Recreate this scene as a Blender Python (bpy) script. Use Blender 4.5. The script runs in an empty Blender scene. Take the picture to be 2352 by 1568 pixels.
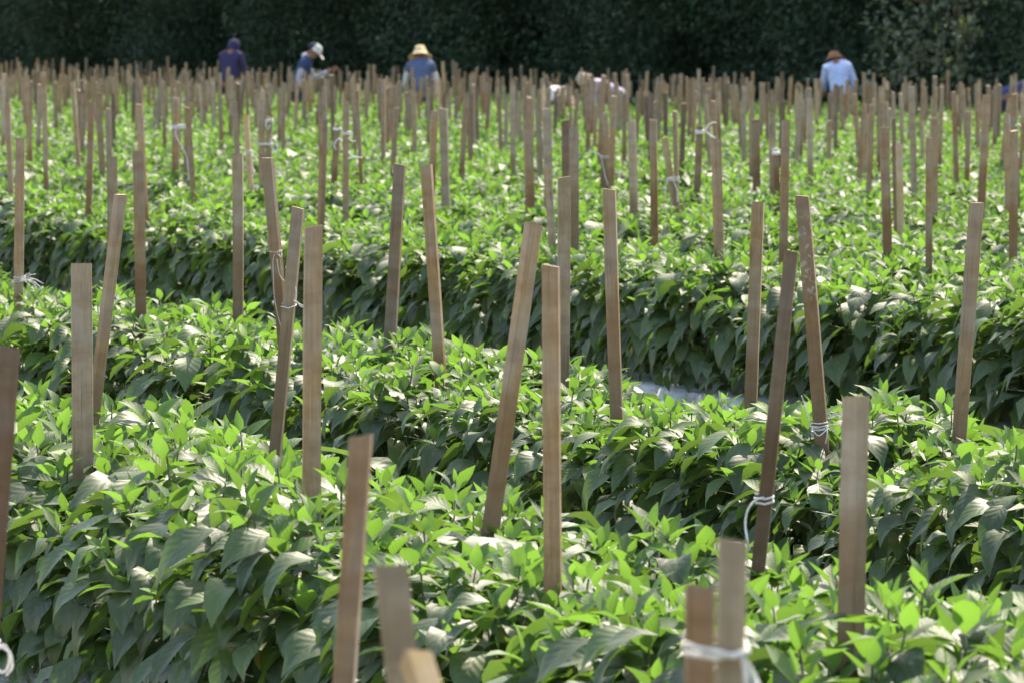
import bpy, math, random
import numpy as np
from mathutils import Matrix, Vector

random.seed(7)
rng = np.random.default_rng(7)
scene = bpy.context.scene
C = scene.collection
R = math.radians

# ------------------------------------------------------------------ camera
PITCH, ROLL, CAM_H, FPX = 2.846, 0.30, 1.65, 14000.0
cam_data = bpy.data.cameras.new("camera")
cam_data.sensor_width = 22.3
cam_data.lens = FPX / 2352.0 * 22.3
cam_data.clip_start, cam_data.clip_end = 0.5, 6000
cam_data.dof.use_dof = True
cam_data.dof.focus_distance = 17.0
cam_data.dof.aperture_fstop = cam_data.lens / 13.0
cam = bpy.data.objects.new("camera", cam_data)
C.objects.link(cam)
CAM_M = Matrix.Translation((0, 0, CAM_H)) @ Matrix.Rotation(R(90 - PITCH), 4, 'X') @ Matrix.Rotation(R(ROLL), 4, 'Z')
cam.matrix_world = CAM_M
scene.camera = cam

# ------------------------------------------------------------------ sky, sun, exposure
SUN_EL, SUN_AZ = 50.0, 22.0          # azimuth measured from +Y (view direction) towards +X
world = bpy.data.worlds.new("World")
scene.world = world
world.use_nodes = True
wn = world.node_tree
bg = wn.nodes["Background"]
sky = wn.nodes.new("ShaderNodeTexSky")
sky.sky_type = 'NISHITA'
sky.sun_disc = False
sky.sun_elevation = R(SUN_EL)
sky.sun_rotation = R(SUN_AZ)
sky.altitude = 100
sky.air_density, sky.dust_density, sky.ozone_density = 1.0, 1.6, 1.0
wn.links.new(sky.outputs[0], bg.inputs[0])
bg.inputs[1].default_value = 0.15

sun_data = bpy.data.lights.new("sun", 'SUN')
sun_data.energy = 3.2
sun_data.angle = R(0.53)
sun_data.color = (1.0, 0.955, 0.88)
sun = bpy.data.objects.new("sun", sun_data)
C.objects.link(sun)
sdir = Vector((math.sin(R(SUN_AZ)) * math.cos(R(SUN_EL)), math.cos(R(SUN_AZ)) * math.cos(R(SUN_EL)), math.sin(R(SUN_EL))))
sun.rotation_euler = sdir.to_track_quat('Z', 'Y').to_euler()
sun.location = (20, 40, 60)

scene.view_settings.view_transform = 'Standard'
scene.view_settings.look = 'None'
scene.view_settings.gamma = 1.0
scene.view_settings.use_curve_mapping = False
scene.view_settings.exposure = 1.42
scene.view_settings.use_white_balance = True
scene.view_settings.white_balance_temperature = 7500
scene.cycles.max_bounces = 8
scene.cycles.transmission_bounces = 4

# ------------------------------------------------------------------ measuring helpers
M3 = CAM_M.to_3x3()
EYE = Vector((0, 0, CAM_H))


def ray(px, py):
    return M3 @ Vector(((px - 1176) / FPX, -(py - 784) / FPX, -1.0))


def at(px, py, depth):
    d = ray(px, py)
    return EYE + d * (depth / d.y)


def project(p):
    q = M3.transposed() @ (Vector(p) - EYE)
    return 1176 + FPX * q.x / -q.z, 784 - FPX * q.y / -q.z


TH = R(20.3)
SN, CS = math.sin(TH), math.cos(TH)
UDIR = Vector((-SN, CS, 0))           # along the rows, away from the camera
NDIR = Vector((CS, SN, 0))            # across the rows, away from the camera


def line_xy(d0, y):
    return Vector(((d0 - y) * SN / CS, y, 0))


def hit_line(px, py, d0):
    d = ray(px, py)
    return EYE + d * (d0 * SN / (d.x * CS + d.y * SN))


# ------------------------------------------------------------------ object helpers
def tag(o, label=None, cat=None, group=None, kind=None):
    if label: o["label"] = label
    if cat: o["category"] = cat
    if group: o["group"] = group
    if kind: o["kind"] = kind
    return o


def link(name, data, parent=None, matrix=None):
    o = bpy.data.objects.new(name, data)
    C.objects.link(o)
    if parent is not None: o.parent = parent
    if matrix is not None: o.matrix_basis = matrix
    return o


def np_mesh(name, V, F, mats, uv=None, midx=None, tint=None, smooth=True):
    me = bpy.data.meshes.new(name)
    V = np.asarray(V, np.float32)
    F = np.asarray(F, np.int32)
    n, k = F.shape
    me.vertices.add(len(V))
    me.vertices.foreach_set("co", V.ravel())
    me.loops.add(n * k)
    me.loops.foreach_set("vertex_index", F.ravel())
    me.polygons.add(n)
    me.polygons.foreach_set("loop_start", np.arange(0, n * k, k, dtype=np.int32))
    for m in mats: me.materials.append(m)
    if midx is not None:
        me.polygons.foreach_set("material_index", np.asarray(midx, np.int32))
    me.polygons.foreach_set("use_smooth", np.full(n, smooth, bool))
    if uv is not None:
        u = me.uv_layers.new(name="UVMap")
        u.data.foreach_set("uv", np.asarray(uv, np.float32)[F.ravel()].ravel())
    if tint is not None:
        a = me.attributes.new("tint", 'FLOAT', 'POINT')
        a.data.foreach_set("value", np.asarray(tint, np.float32))
    me.update(calc_edges=True)
    return me


def tube_geo(pts, r, sides=6):
    pts = [Vector(p) for p in pts]
    V, F = [], []
    n = len(pts)
    prev = None
    for i, p in enumerate(pts):
        t = (pts[min(i + 1, n - 1)] - pts[max(i - 1, 0)])
        t = t.normalized() if t.length > 1e-9 else Vector((0, 0, 1))
        a = prev if prev is not None else (Vector((0, 0, 1)) if abs(t.z) < .9 else Vector((1, 0, 0)))
        a = (a - t * a.dot(t))
        a = a.normalized() if a.length > 1e-6 else t.orthogonal().normalized()
        prev = a
        b = t.cross(a)
        rr = r[i] if hasattr(r, '__len__') else r
        for s in range(sides):
            g = 2 * math.pi * s / sides
            V.append(p + (a * math.cos(g) + b * math.sin(g)) * rr)
    for i in range(n - 1):
        for s in range(sides):
            F.append((i * sides + s, i * sides + (s + 1) % sides, (i + 1) * sides + (s + 1) % sides, (i + 1) * sides + s))
    F.append(tuple(range(sides))[::-1])
    F.append(tuple((n - 1) * sides + s for s in range(sides)))
    return V, F


class Bag:
    def __init__(self): self.V, self.F = [], []

    def add(self, V, F):
        o = len(self.V)
        self.V += [tuple(v) for v in V]
        self.F += [tuple(i + o for i in f) for f in F]

    def tube(self, pts, r, sides=6): self.add(*tube_geo(pts, r, sides))

    def mesh(self, name, mat, smooth=True):
        me = bpy.data.meshes.new(name)
        me.from_pydata(self.V, [], self.F)
        me.materials.append(mat)
        if smooth: me.polygons.foreach_set("use_smooth", [True] * len(me.polygons))
        return me


def smooth_path(pts, n=8):
    """Catmull-Rom through the points."""
    pts = [Vector(p) for p in pts]
    if len(pts) < 3: return pts
    P = [pts[0] * 2 - pts[1]] + pts + [pts[-1] * 2 - pts[-2]]
    out = []
    for i in range(1, len(P) - 2):
        for k in range(n):
            t = k / n
            a, b, c, d = P[i - 1], P[i], P[i + 1], P[i + 2]
            out.append(0.5 * ((2 * b) + (c - a) * t + (2 * a - 5 * b + 4 * c - d) * t * t + (3 * b - a - 3 * c + d) * t ** 3))
    out.append(pts[-1])
    return out


# ------------------------------------------------------------------ materials
def new_mat(name):
    m = bpy.data.materials.new(name)
    m.use_nodes = True
    nt = m.node_tree
    for n in list(nt.nodes):
        if n.type != 'OUTPUT_MATERIAL': nt.nodes.remove(n)
    return m, nt, nt.nodes["Material Output"]


class NB:
    """tiny node-building helper"""
    def __init__(self, nt): self.nt = nt

    def n(self, t, **kw):
        x = self.nt.nodes.new(t)
        for k, v in kw.items(): setattr(x, k, v)
        return x

    def put(self, sock, v):
        if isinstance(v, bpy.types.NodeSocket): self.nt.links.new(v, sock)
        else: sock.default_value = v

    def math(self, op, a, b=0.0, c=0.0, clamp=False):
        x = self.n("ShaderNodeMath", operation=op, use_clamp=clamp)
        self.put(x.inputs[0], a); self.put(x.inputs[1], b); self.put(x.inputs[2], c)
        return x.outputs[0]

    def mix(self, f, a, b, blend='MIX'):
        x = self.n("ShaderNodeMix", data_type='RGBA', blend_type=blend)
        self.put(x.inputs[0], f); self.put(x.inputs[6], a); self.put(x.inputs[7], b)
        return x.outputs[2]

    def noise(self, vec, scale, detail=2.0, rough=0.5, dist=0.0):
        x = self.n("ShaderNodeTexNoise")
        if vec is not None: self.nt.links.new(vec, x.inputs["Vector"])
        x.inputs["Scale"].default_value = scale
        x.inputs["Detail"].default_value = detail
        x.inputs["Roughness"].default_value = rough
        x.inputs["Distortion"].default_value = dist
        return x.outputs["Fac"]

    def smooth(self, v, lo, hi, a=0.0, b=1.0):
        x = self.n("ShaderNodeMapRange", interpolation_type='SMOOTHSTEP')
        self.put(x.inputs[0], v)
        x.inputs[1].default_value, x.inputs[2].default_value = lo, hi
        x.inputs[3].default_value, x.inputs[4].default_value = a, b
        return x.outputs[0]

    def bump(self, h, strength, dist):
        x = self.n("ShaderNodeBump")
        self.put(x.inputs["Height"], h)
        x.inputs["Strength"].default_value = strength
        x.inputs["Distance"].default_value = dist
        return x.outputs[0]

    def principled(self, col, rough, spec=0.5, normal=None):
        p = self.n("ShaderNodeBsdfPrincipled")
        self.put(p.inputs["Base Color"], col)
        self.put(p.inputs["Roughness"], rough)
        self.put(p.inputs["Specular IOR Level"], spec)
        if normal is not None: self.put(p.inputs["Normal"], normal)
        return p


def rgb(r, g, b): return (r, g, b, 1.0)


def leaf_material(name, base, base2, trans, tf, rough, dusty, veins=True, spec=0.5):
    m, nt, out = new_mat(name)
    b = NB(nt)
    oi = b.n("ShaderNodeObjectInfo")
    at_ = b.n("ShaderNodeAttribute", attribute_name="tint", attribute_type='GEOMETRY')
    rnd = b.math('FRACT', b.math('ADD', oi.outputs["Random"], at_.outputs["Fac"]))
    col = b.mix(rnd, rgb(*base), rgb(*base2))
    rnd2 = b.math('FRACT', b.math('MULTIPLY', rnd, 7.31))
    hsv = b.n("ShaderNodeHueSaturation")
    b.put(hsv.inputs["Value"], b.math('MULTIPLY_ADD', rnd2, 0.6, 0.7))
    b.put(hsv.inputs["Saturation"], b.math('MULTIPLY_ADD', rnd, 0.25, 0.85))
    b.put(hsv.inputs["Color"], col)
    col = hsv.outputs[0]
    normal = None
    if veins:
        uv = b.n("ShaderNodeUVMap", uv_map="UVMap")
        sep = b.n("ShaderNodeSeparateXYZ")
        nt.links.new(uv.outputs[0], sep.inputs[0])
        u = b.math('ABSOLUTE', b.math('MULTIPLY_ADD', sep.outputs[0], 2.0, -1.0))
        v = sep.outputs[1]
        ph = b.math('SUBTRACT', b.math('MULTIPLY', v, 7.5), b.math('MULTIPLY', b.math('POWER', u, 0.8), 1.9))
        tri = b.math('ABSOLUTE', b.math('SUBTRACT', b.math('FRACT', ph), 0.5))     # 0 mid-panel .5 on the vein
        vein = b.smooth(tri, 0.36, 0.5)
        mid = b.smooth(u, 0.0, 0.10, 1.0, 0.0)
        vein = b.math('MAXIMUM', b.math('MULTIPLY', vein, 0.55), mid)
        geo = b.n("ShaderNodeTexCoord")
        nz = b.noise(geo.outputs["UV"], 9.0, 3.0, 0.6)
        height = b.math('ADD', b.math('MULTIPLY', b.math('SUBTRACT', 0.5, tri), 1.0), b.math('MULTIPLY', nz, 0.5))
        height = b.math('SUBTRACT', height, b.math('MULTIPLY', mid, 0.35))
        normal = b.bump(height, 0.13, 0.012)
        col = b.mix(b.math('MULTIPLY', vein, 0.28), col, rgb(base2[0] * 1.7 + .02, base2[1] * 1.5 + .02, base2[2] * 1.6 + .01))
        d = b.smooth(b.noise(geo.outputs["UV"], 4.0, 4.0, 0.65), 0.45, 0.75)
        col = b.mix(b.math('MULTIPLY', d, dusty), col, rgb(0.22, 0.25, 0.20))
    p = b.principled(col, rough, spec, normal)
    t = b.n("ShaderNodeBsdfTranslucent")
    th = b.n("ShaderNodeHueSaturation")
    b.put(th.inputs["Value"], b.math('MULTIPLY_ADD', rnd2, 0.6, 0.7))
    th.inputs["Color"].default_value = rgb(*trans)
    nt.links.new(th.outputs[0], t.inputs[0])
    if normal is not None: nt.links.new(normal, t.inputs["Normal"])
    mx = b.n("ShaderNodeMixShader")
    mx.inputs[0].default_value = tf
    nt.links.new(p.outputs[0], mx.inputs[1]); nt.links.new(t.outputs[0], mx.inputs[2])
    nt.links.new(mx.outputs[0], out.inputs[0])
    return m


def plain_material(name, col, rough=0.8, spec=0.3, var=0.15, scale=8.0, bump=0.0, bdist=0.01, cloth=False):
    m, nt, out = new_mat(name)
    b = NB(nt)
    tc = b.n("ShaderNodeTexCoord")
    nz = b.noise(tc.outputs["Object"], scale, 4.0, 0.6)
    lo = tuple(c * (1 - var) for c in col); hi = tuple(min(1, c * (1 + var)) for c in col)
    c = b.mix(b.smooth(nz, 0.3, 0.7), rgb(*lo), rgb(*hi))
    nrm = b.bump(b.noise(tc.outputs["Object"], scale * 2.2, 3.0, 0.55), bump, bdist) if bump else None
    p = b.principled(c, rough, spec, nrm)
    nt.links.new(p.outputs[0], out.inputs[0])
    return m


def wood_material(name, dark, light, stain, ridges, patch=None):
    m, nt, out = new_mat(name)
    b = NB(nt)
    tc = b.n("ShaderNodeTexCoord")
    oi = b.n("ShaderNodeObjectInfo")
    mp = b.n("ShaderNodeMapping")
    mp.inputs["Scale"].default_value = (150, 150, 8)
    off = b.n("ShaderNodeCombineXYZ")
    b.put(off.inputs[0], b.math('MULTIPLY', oi.outputs["Random"], 37.0))
    b.put(off.inputs[2], b.math('MULTIPLY', oi.outputs["Random"], 91.0))
    nt.links.new(tc.outputs["Object"], mp.inputs[0]); nt.links.new(off.outputs[0], mp.inputs[1])
    mp5 = b.n("ShaderNodeMapping")
    mp5.inputs["Scale"].default_value = (26, 26, 8)
    nt.links.new(tc.outputs["Object"], mp5.inputs[0]); nt.links.new(off.outputs[0], mp5.inputs[1])
    grain = b.noise(mp.outputs[0], 1.0, 5.0, 0.6, 0.6)
    mp2 = b.n("ShaderNodeMapping")
    mp2.inputs["Scale"].default_value = (14, 14, 5)
    nt.links.new(tc.outputs["Object"], mp2.inputs[0]); nt.links.new(off.outputs[0], mp2.inputs[1])
    blotch = b.noise(mp2.outputs[0], 1.0, 3.0, 0.55)
    mott = b.noise(tc.outputs["Object"], 55.0, 4.0, 0.65)
    gm_ = b.math('ADD', b.math('MULTIPLY', grain, 0.6), b.math('MULTIPLY', mott, 0.4))
    col = b.mix(b.smooth(gm_, 0.28, 0.74), rgb(*dark), rgb(*light))
    knot = b.smooth(b.noise(mp5.outputs[0], 1.0, 1.0, 0.4), 0.69, 0.76)
    col = b.mix(b.math('MULTIPLY', knot, 0.6), col, rgb(*(c * .5 for c in dark)))
    grey = tuple(sum(light) / 3 * k for k in (1.12, 1.0, .84))
    col = b.mix(b.math('MULTIPLY', b.smooth(blotch, 0.35, 0.7), 0.55), col, rgb(*grey))
    sep = b.n("ShaderNodeSeparateXYZ")
    nt.links.new(tc.outputs["Object"], sep.inputs[0])
    # hairline drying cracks along the grain and weathered grey upper ends
    mp6 = b.n("ShaderNodeMapping")
    mp6.inputs["Scale"].default_value = (240, 240, 3.2)
    nt.links.new(tc.outputs["Object"], mp6.inputs[0]); nt.links.new(off.outputs[0], mp6.inputs[1])
    crack = b.smooth(b.noise(mp6.outputs[0], 1.0, 2.0, 0.5), 0.62, 0.70)
    col = b.mix(b.math('MULTIPLY', crack, 0.5), col, rgb(*(c * .45 for c in dark)))
    worn = b.math('MULTIPLY', b.smooth(b.math('ADD', sep.outputs[2], b.math('MULTIPLY', blotch, 0.5)), 1.05, 1.5), 0.0 if stain < .15 else 0.30)
    col = b.mix(worn, col, rgb(*(c * .92 for c in grey)))
    # saw marks across the length
    w = b.math('SINE', b.math('ADD', b.math('MULTIPLY', sep.outputs[2], 980.0), b.math('MULTIPLY', blotch, 14.0)))
    w = b.math('MULTIPLY_ADD', w, 0.5, 0.5)
    w = b.math('MULTIPLY', w, b.smooth(mott, 0.3, 0.65))
    col = b.mix(b.math('MULTIPLY', w, ridges), col, rgb(*(c * 0.55 for c in dark)))
    mp4 = b.n("ShaderNodeMapping")
    mp4.inputs["Scale"].default_value = (5, 5, 17)
    nt.links.new(tc.outputs["Object"], mp4.inputs[0]); nt.links.new(off.outputs[0], mp4.inputs[1])
    band = b.noise(mp4.outputs[0], 1.0, 4.0, 0.6)
    col = b.mix(b.math('MULTIPLY', b.smooth(band, 0.40, 0.68), 0.45), col, rgb(*(c * k for c, k in zip(dark, (.78, .72, .66)))))
    # damp stained foot: an edge at a height of its own on every stake
    edge = b.math('ADD', b.math('MULTIPLY', oi.outputs["Random"], 0.40), 0.58)
    zz = b.math('ADD', sep.outputs[2], b.math('MULTIPLY', b.math('SUBTRACT', blotch, 0.5), 0.25))
    foot = b.smooth(b.math('SUBTRACT', zz, edge), -0.10, 0.05, 1.0, 0.0)
    col = b.mix(b.math('MULTIPLY', foot, stain), col, rgb(dark[0] * 0.66, dark[1] * 0.52, dark[2] * 0.42))
    if patch:
        z0, z1, sc, thr = patch
        mp3 = b.n("ShaderNodeMapping")
        mp3.inputs["Scale"].default_value = sc
        nt.links.new(tc.outputs["Object"], mp3.inputs[0])
        pm = b.smooth(b.noise(mp3.outputs[0], 1.0, 2.0, .5), thr, thr + .08)
        pm = b.math('MULTIPLY', pm, b.math('MULTIPLY', b.smooth(sep.outputs[2], z0, z0 + .06), b.smooth(sep.outputs[2], z1 - .05, z1, 1.0, 0.0)))
        col = b.mix(b.math('MULTIPLY', pm, 0.5), col, rgb(.56, .52, .46))
    hsv = b.n("ShaderNodeHueSaturation")
    b.put(hsv.inputs["Value"], b.math('MULTIPLY_ADD', b.math('FRACT', b.math('MULTIPLY', oi.outputs["Random"], 5.7)), 0.4, 0.8))
    b.put(hsv.inputs["Color"], col)
    h = b.math('ADD', b.math('MULTIPLY', grain, 1.0), b.math('MULTIPLY', w, ridges * 0.9))
    p = b.principled(hsv.outputs[0], 0.82, 0.25, b.bump(h, 0.5, 0.002))
    nt.links.new(p.outputs[0], out.inputs[0])
    return m


M = {}
M['young'] = leaf_material("young_leaf", (0.056, 0.120, 0.035), (0.084, 0.162, 0.043), (0.185, 0.375, 0.045), 0.43, 0.56, 0.30, spec=0.58)
M['mature'] = leaf_material("mature_leaf", (0.050, 0.096, 0.036), (0.078, 0.126, 0.044), (0.14, 0.26, 0.035), 0.32, 0.51, 0.42, spec=0.6)
M['yellowed'] = leaf_material("yellowed_leaf", (0.30, 0.27, 0.06), (0.36, 0.30, 0.10), (0.45, 0.38, 0.06), 0.4, 0.5, 0.3)
M['petal'] = leaf_material("white_petal", (0.66, 0.66, 0.56), (0.72, 0.72, 0.66), (0.6, 0.6, 0.5), 0.4, 0.6, 0, veins=False)
M['woodleaf'] = leaf_material("woodland_leaf", (0.022, 0.046, 0.026), (0.038, 0.070, 0.036), (0.05, 0.11, 0.03), 0.15, 0.6, 0, veins=False, spec=0.25)
M['paleleaf'] = leaf_material("pale_shrub_leaf", (0.085, 0.110, 0.065), (0.15, 0.175, 0.115), (0.16, 0.22, 0.08), 0.30, 0.45, 0, veins=False)
M['stem'] = plain_material("green_stem", (0.075, 0.10, 0.035), 0.6, 0.4, 0.25, 20)
M['bark'] = plain_material("bark", (0.07, 0.055, 0.042), 0.9, 0.2, 0.4, 6, 0.6, 0.03)
M['soil'] = plain_material("sandy_soil", (0.27, 0.215, 0.15), 0.95, 0.1, 0.3, 3.0, 0.5, 0.03)
def mulch_material():
    m, nt, out = new_mat("mulch_film")
    b = NB(nt)
    tc = b.n("ShaderNodeTexCoord")
    dirt = b.smooth(b.noise(tc.outputs["Object"], 3.2, 6.0, 0.68), 0.50, 0.66)
    col = b.mix(dirt, rgb(.56, .57, .58), rgb(.33, .275, .20))
    wr = b.math('ADD', b.noise(tc.outputs["Object"], 9.0, 4.0, 0.6, 1.2), b.math('MULTIPLY', dirt, .4))
    p = b.principled(col, 0.5, 0.4, b.bump(wr, 0.9, 0.03))
    nt.links.new(p.outputs[0], out.inputs[0])
    return m


M['plastic'] = mulch_material()
M['twine'] = plain_material("white_twine", (0.70, 0.68, 0.64), 0.85, 0.2, 0.22, 90)
W = {
    'grey': wood_material("weathered_grey_wood", (0.255, 0.184, 0.108), (0.44, 0.338, 0.214), 0.60, 0.0),
    'brown': wood_material("brown_wood", (0.255, 0.152, 0.068), (0.44, 0.296, 0.148), 0.60, 0.04),
    'ridged': wood_material("saw_ridged_wood", (0.240, 0.152, 0.076), (0.41, 0.282, 0.152), 0.50, 0.26),
    'dark': wood_material("dark_wood", (0.140, 0.086, 0.045), (0.255, 0.172, 0.096), 0.50, 0.04),
    'pale': wood_material("pale_fresh_wood", (0.46, 0.31, 0.145), (0.62, 0.45, 0.24), 0.10, 0.03),
    'rust': wood_material("reddish_wood", (0.25, 0.134, 0.058), (0.42, 0.252, 0.122), 0.30, 0.02),
    'chalk': wood_material("chalk_smudged_wood", (0.245, 0.152, 0.072), (0.43, 0.296, 0.155), 0.40, 0.08, (.92, 1.2, (60, 60, 60), .55)),
    'streak': wood_material("streaked_wood", (0.25, 0.134, 0.058), (0.42, 0.252, 0.122), 0.20, 0.05, (.55, .98, (34, 34, 3.2), .52)),
}
M['end'] = plain_material("sawn_end", (0.50, 0.38, 0.25), 0.85, 0.2, 0.2, 90)
WN = list(W)

# ------------------------------------------------------------------ the setting
def quad_strip(name, pts_l, pts_r, mat):
    V = [tuple(p) for p in pts_l] + [tuple(p) for p in pts_r]
    n = len(pts_l)
    me = bpy.data.meshes.new(name)
    me.from_pydata(V, [], [(i, i + 1, n + i + 1, n + i) for i in range(n - 1)])
    me.materials.append(mat)
    return me


G = 2500.0
gm = bpy.data.meshes.new("ground")
gm.from_pydata([(-G, -60, 0), (G, -60, 0), (G, 2 * G, 0), (-G, 2 * G, 0)], [], [(0, 1, 2, 3)])
gm.materials.append(M['soil'])
tag(link("ground", gm), kind='structure')

BEDS = [6.95, 12.65, 19.35, 30.6]
d = 37.0
FAR_END = 107.0
while d < FAR_END:
    BEDS.append(d); d += 6.2
HALF = 0.65                            # half the gap of the two plant lines, measured along y


def y_range(d0, lat):
    """depth range of a row inside the frame, widened by lat metres each side"""
    f = lambda X: d0 / (1 + X / (FPX * SN / CS))
    lo, hi = f(1176), f(-1176)
    m = lat * CS / SN
    return lo - m, hi + m


for bi, b0 in enumerate(BEDS):
    lo, hi = y_range(b0, 3.0)
    lo = max(lo, 3.0)
    n = 40
    prof = [(-0.60, 0.0), (-0.52, 0.085), (-0.2, 0.105), (0.2, 0.105), (0.52, 0.085), (0.60, 0.0)]
    V, F = [], []
    for i in range(n + 1):
        y = lo + (hi - lo) * i / n
        p0 = line_xy(b0, y)
        for k, (o, z) in enumerate(prof):
            jz = rng.normal(0, 0.006) if 0 < k < 5 else 0
            p = p0 + NDIR * (o + rng.normal(0, 0.008))
            V.append((p.x, p.y, (z + jz) if z else -0.01))
    k = len(prof)
    for i in range(n):
        for j in range(k - 1):
            F.append((i * k + j, i * k + j + 1, (i + 1) * k + j + 1, (i + 1) * k + j))
    me = np_mesh("planting_bed", V, F, [M['plastic']], smooth=True)
    tag(link("planting_bed", me), kind='structure')

# ------------------------------------------------------------------ woodland behind the field
def leaf_quads(P, D, N, size, wide=0.5):
    """numpy: kite-shaped leaves from positions, directions, normals"""
    D = D / np.linalg.norm(D, axis=1, keepdims=True)
    N = N - D * np.sum(D * N, axis=1, keepdims=True)
    N /= np.linalg.norm(N, axis=1, keepdims=True) + 1e-9
    X = np.cross(D, N)
    s = size[:, None]
    a = P
    b_ = P + D * s * .45 + X * s * wide * .5 + N * s * .06
    c = P + D * s
    d_ = P + D * s * .45 - X * s * wide * .5 + N * s * .06
    V = np.stack([a, b_, c, d_], 1).reshape(-1, 3)
    F = np.arange(len(V)).reshape(-1, 4)
    return V, F


def rand_dir(n):
    v = rng.normal(size=(n, 3))
    return v / np.linalg.norm(v, axis=1, keepdims=True)


def clump_leaves(centres, radii, per, size, down=0.3, flat=0.8):
    n = len(centres)
    u = rand_dir(n * per)
    rr = np.repeat(radii, per)
    rad = rr * (0.55 + 0.45 * rng.random(n * per) ** 0.5)
    P = np.repeat(centres, per, 0) + u * rad[:, None] * np.array([1, 1, flat])
    D = u * 0.6 + rand_dir(n * per) * 0.8
    D[:, 2] -= down
    N = u + rand_dir(n * per) * 0.5 + np.array([0, 0, 0.6])
    return leaf_quads(P, D, N, np.repeat(size, per) * (0.7 + 0.6 * rng.random(n * per)), 0.55)


def wood_y(x): return 116.5 - 2.70 * x           # the far edge of the field, nearer to the right


def wood_mass():
    Vs, Fs, Ts = [], [], []
    off = 0
    specs = [
        # count, z range, depth range, radius range, leaves per clump, leaf size
        (1500, (0.0, 4.4), (0.0, 6.0), (0.30, 1.0), 160, (0.075, 0.13)),
        (800, (0.0, 4.8), (5.0, 13.0), (0.6, 1.2), 70, (0.2, 0.32)),
        (500, (4.0, 13.0), (1.0, 11.0), (0.9, 1.7), 60, (0.35, 0.6)),
        (1150, (0.0, 13.5), (12.0, 38.0), (1.1, 2.0), 66, (0.4, 0.7)),
    ]
    for cnt, zr, dr, radr, per, sr in specs:
        x = rng.uniform(-18, 11.5, cnt)
        z = rng.uniform(*zr, cnt)
        bump = 2.2 * np.sin(x * 1.9 + 1.3) + 1.5 * np.sin(x * 4.3 + z * 1.4)
        y = wood_y(x) + rng.uniform(*dr, cnt) + bump
        cen = np.stack([x, y, z], 1)
        rad = rng.uniform(*radr, cnt)
        V, F = clump_leaves(cen, rad, per, rng.uniform(*sr, cnt))
        Vs.append(V); Fs.append(F + off); off += len(V)
        t = np.repeat(rng.random(cnt), per * 4) + np.repeat(rng.random(cnt * per) * 0.03, 4)
        Ts.append(t)
    me = np_mesh("woodland", np.concatenate(Vs), np.concatenate(Fs), [M['woodleaf']], tint=np.concatenate(Ts), smooth=False)
    o = tag(link("woodland", me), "dense dark green woodland edge closing off the far side of the field", "woodland", kind='stuff')
    return o


wood_mass()
fm = bpy.data.meshes.new("forest_floor")
fm.from_pydata([(-40, wood_y(-40) - 3, .004), (24, wood_y(24) - 3, .004), (90, 90, .004), (40, 330, .004)], [], [(0, 1, 2, 3)])
fm.materials.append(plain_material("leaf_litter", (0.055, 0.045, 0.032), 0.95, 0.1, 0.4, 2.0, 0.5, 0.03))
tag(link("forest_floor", fm), kind='structure')


def tree(name, x, y, h, crown_z, crown_r, label, cat, leafmat, group=None, nclump=60, per=60, size=(0.12, 0.2)):
    root = tag(link(name, None), label, cat, group)
    root.location = (x, y, 0)
    bag = Bag()
    bag.tube(smooth_path([(0, 0, -0.1), (0.05, 0, h * .3), (-0.08, 0.05, h * .6), (0.05, 0, h * .95)], 5),
             [0.055 * h / 3 * (1 - .75 * i / 15) for i in range(16)], 8)
    cen = []
    for k in range(12):
        a = k * 2.4
        z0 = h * (0.2 + 0.06 * k)
        r = crown_r * random.uniform(.6, .95)
        tip = Vector((math.cos(a) * r, math.sin(a) * r, z0 + random.uniform(.2, .9)))
        bag.tube([(0, 0, z0), tip * .5 + Vector((0, 0, z0 * .55)), tip], [0.022, 0.014, 0.006], 5)
        cen.append(tip)
    link("trunk", bag.mesh("trunk", M['bark']), root)
    c2 = []
    for k in range(nclump):
        u = Vector(rand_dir(1)[0]) * random.uniform(.35, 1.0)
        c2.append((u.x * crown_r, u.y * crown_r, crown_z + u.z * (h - crown_z) * .95))
    cen = np.array([tuple(c) for c in cen] + c2)
    V, F = clump_leaves(cen, rng.uniform(.22, .42, len(cen)), per, rng.uniform(*size, len(cen)), down=0.1)
    me = np_mesh("crown", V, F, [leafmat], tint=np.repeat(rng.random(len(F)), 4), smooth=False)
    link("crown", me, root)
    return root


# ------------------------------------------------------------------ people
CL = {}


def cloth(name, col, var=.12):
    if name not in CL: CL[name] = plain_material(name, col, 0.9, 0.2, var, 14, 0.35, 0.02)
    return CL[name]


SKIN = plain_material("brown_skin", (0.26, 0.125, 0.075), 0.55, 0.4, 0.1, 12)


def skin_mesh(name, V, E, Rd, mat, root=0, sub=2):
    me = bpy.data.meshes.new(name)
    me.from_pydata([tuple(v) for v in V], E, [])
    o = bpy.data.objects.new(name, me)
    C.objects.link(o)
    md = o.modifiers.new("skin", 'SKIN')
    md.use_smooth_shade = True
    sv = me.skin_vertices[0].data
    for i, r in enumerate(Rd):
        sv[i].radius = r if hasattr(r, '__len__') else (r, r)
        sv[i].use_root = (i == root)
    sb = o.modifiers.new("sub", 'SUBSURF'); sb.levels = sb.render_levels = sub
    bpy.context.view_layer.update()
    out = bpy.data.meshes.new_from_object(o.evaluated_get(bpy.context.evaluated_depsgraph_get()))
    bpy.data.objects.remove(o)
    out.name = name
    out.materials.clear(); out.materials.append(mat)
    return out


def lathe(prof, n=20, squash=1.0):
    V, F = [], []
    for (r, z) in prof:
        for k in range(n):
            a = 2 * math.pi * k / n
            V.append((r * math.cos(a), r * math.sin(a) * squash, z))
    for j in range(len(prof) - 1):
        for k in range(n):
            F.append((j * n + k, j * n + (k + 1) % n, (j + 1) * n + (k + 1) % n, (j + 1) * n + k))
    return V, F


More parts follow.
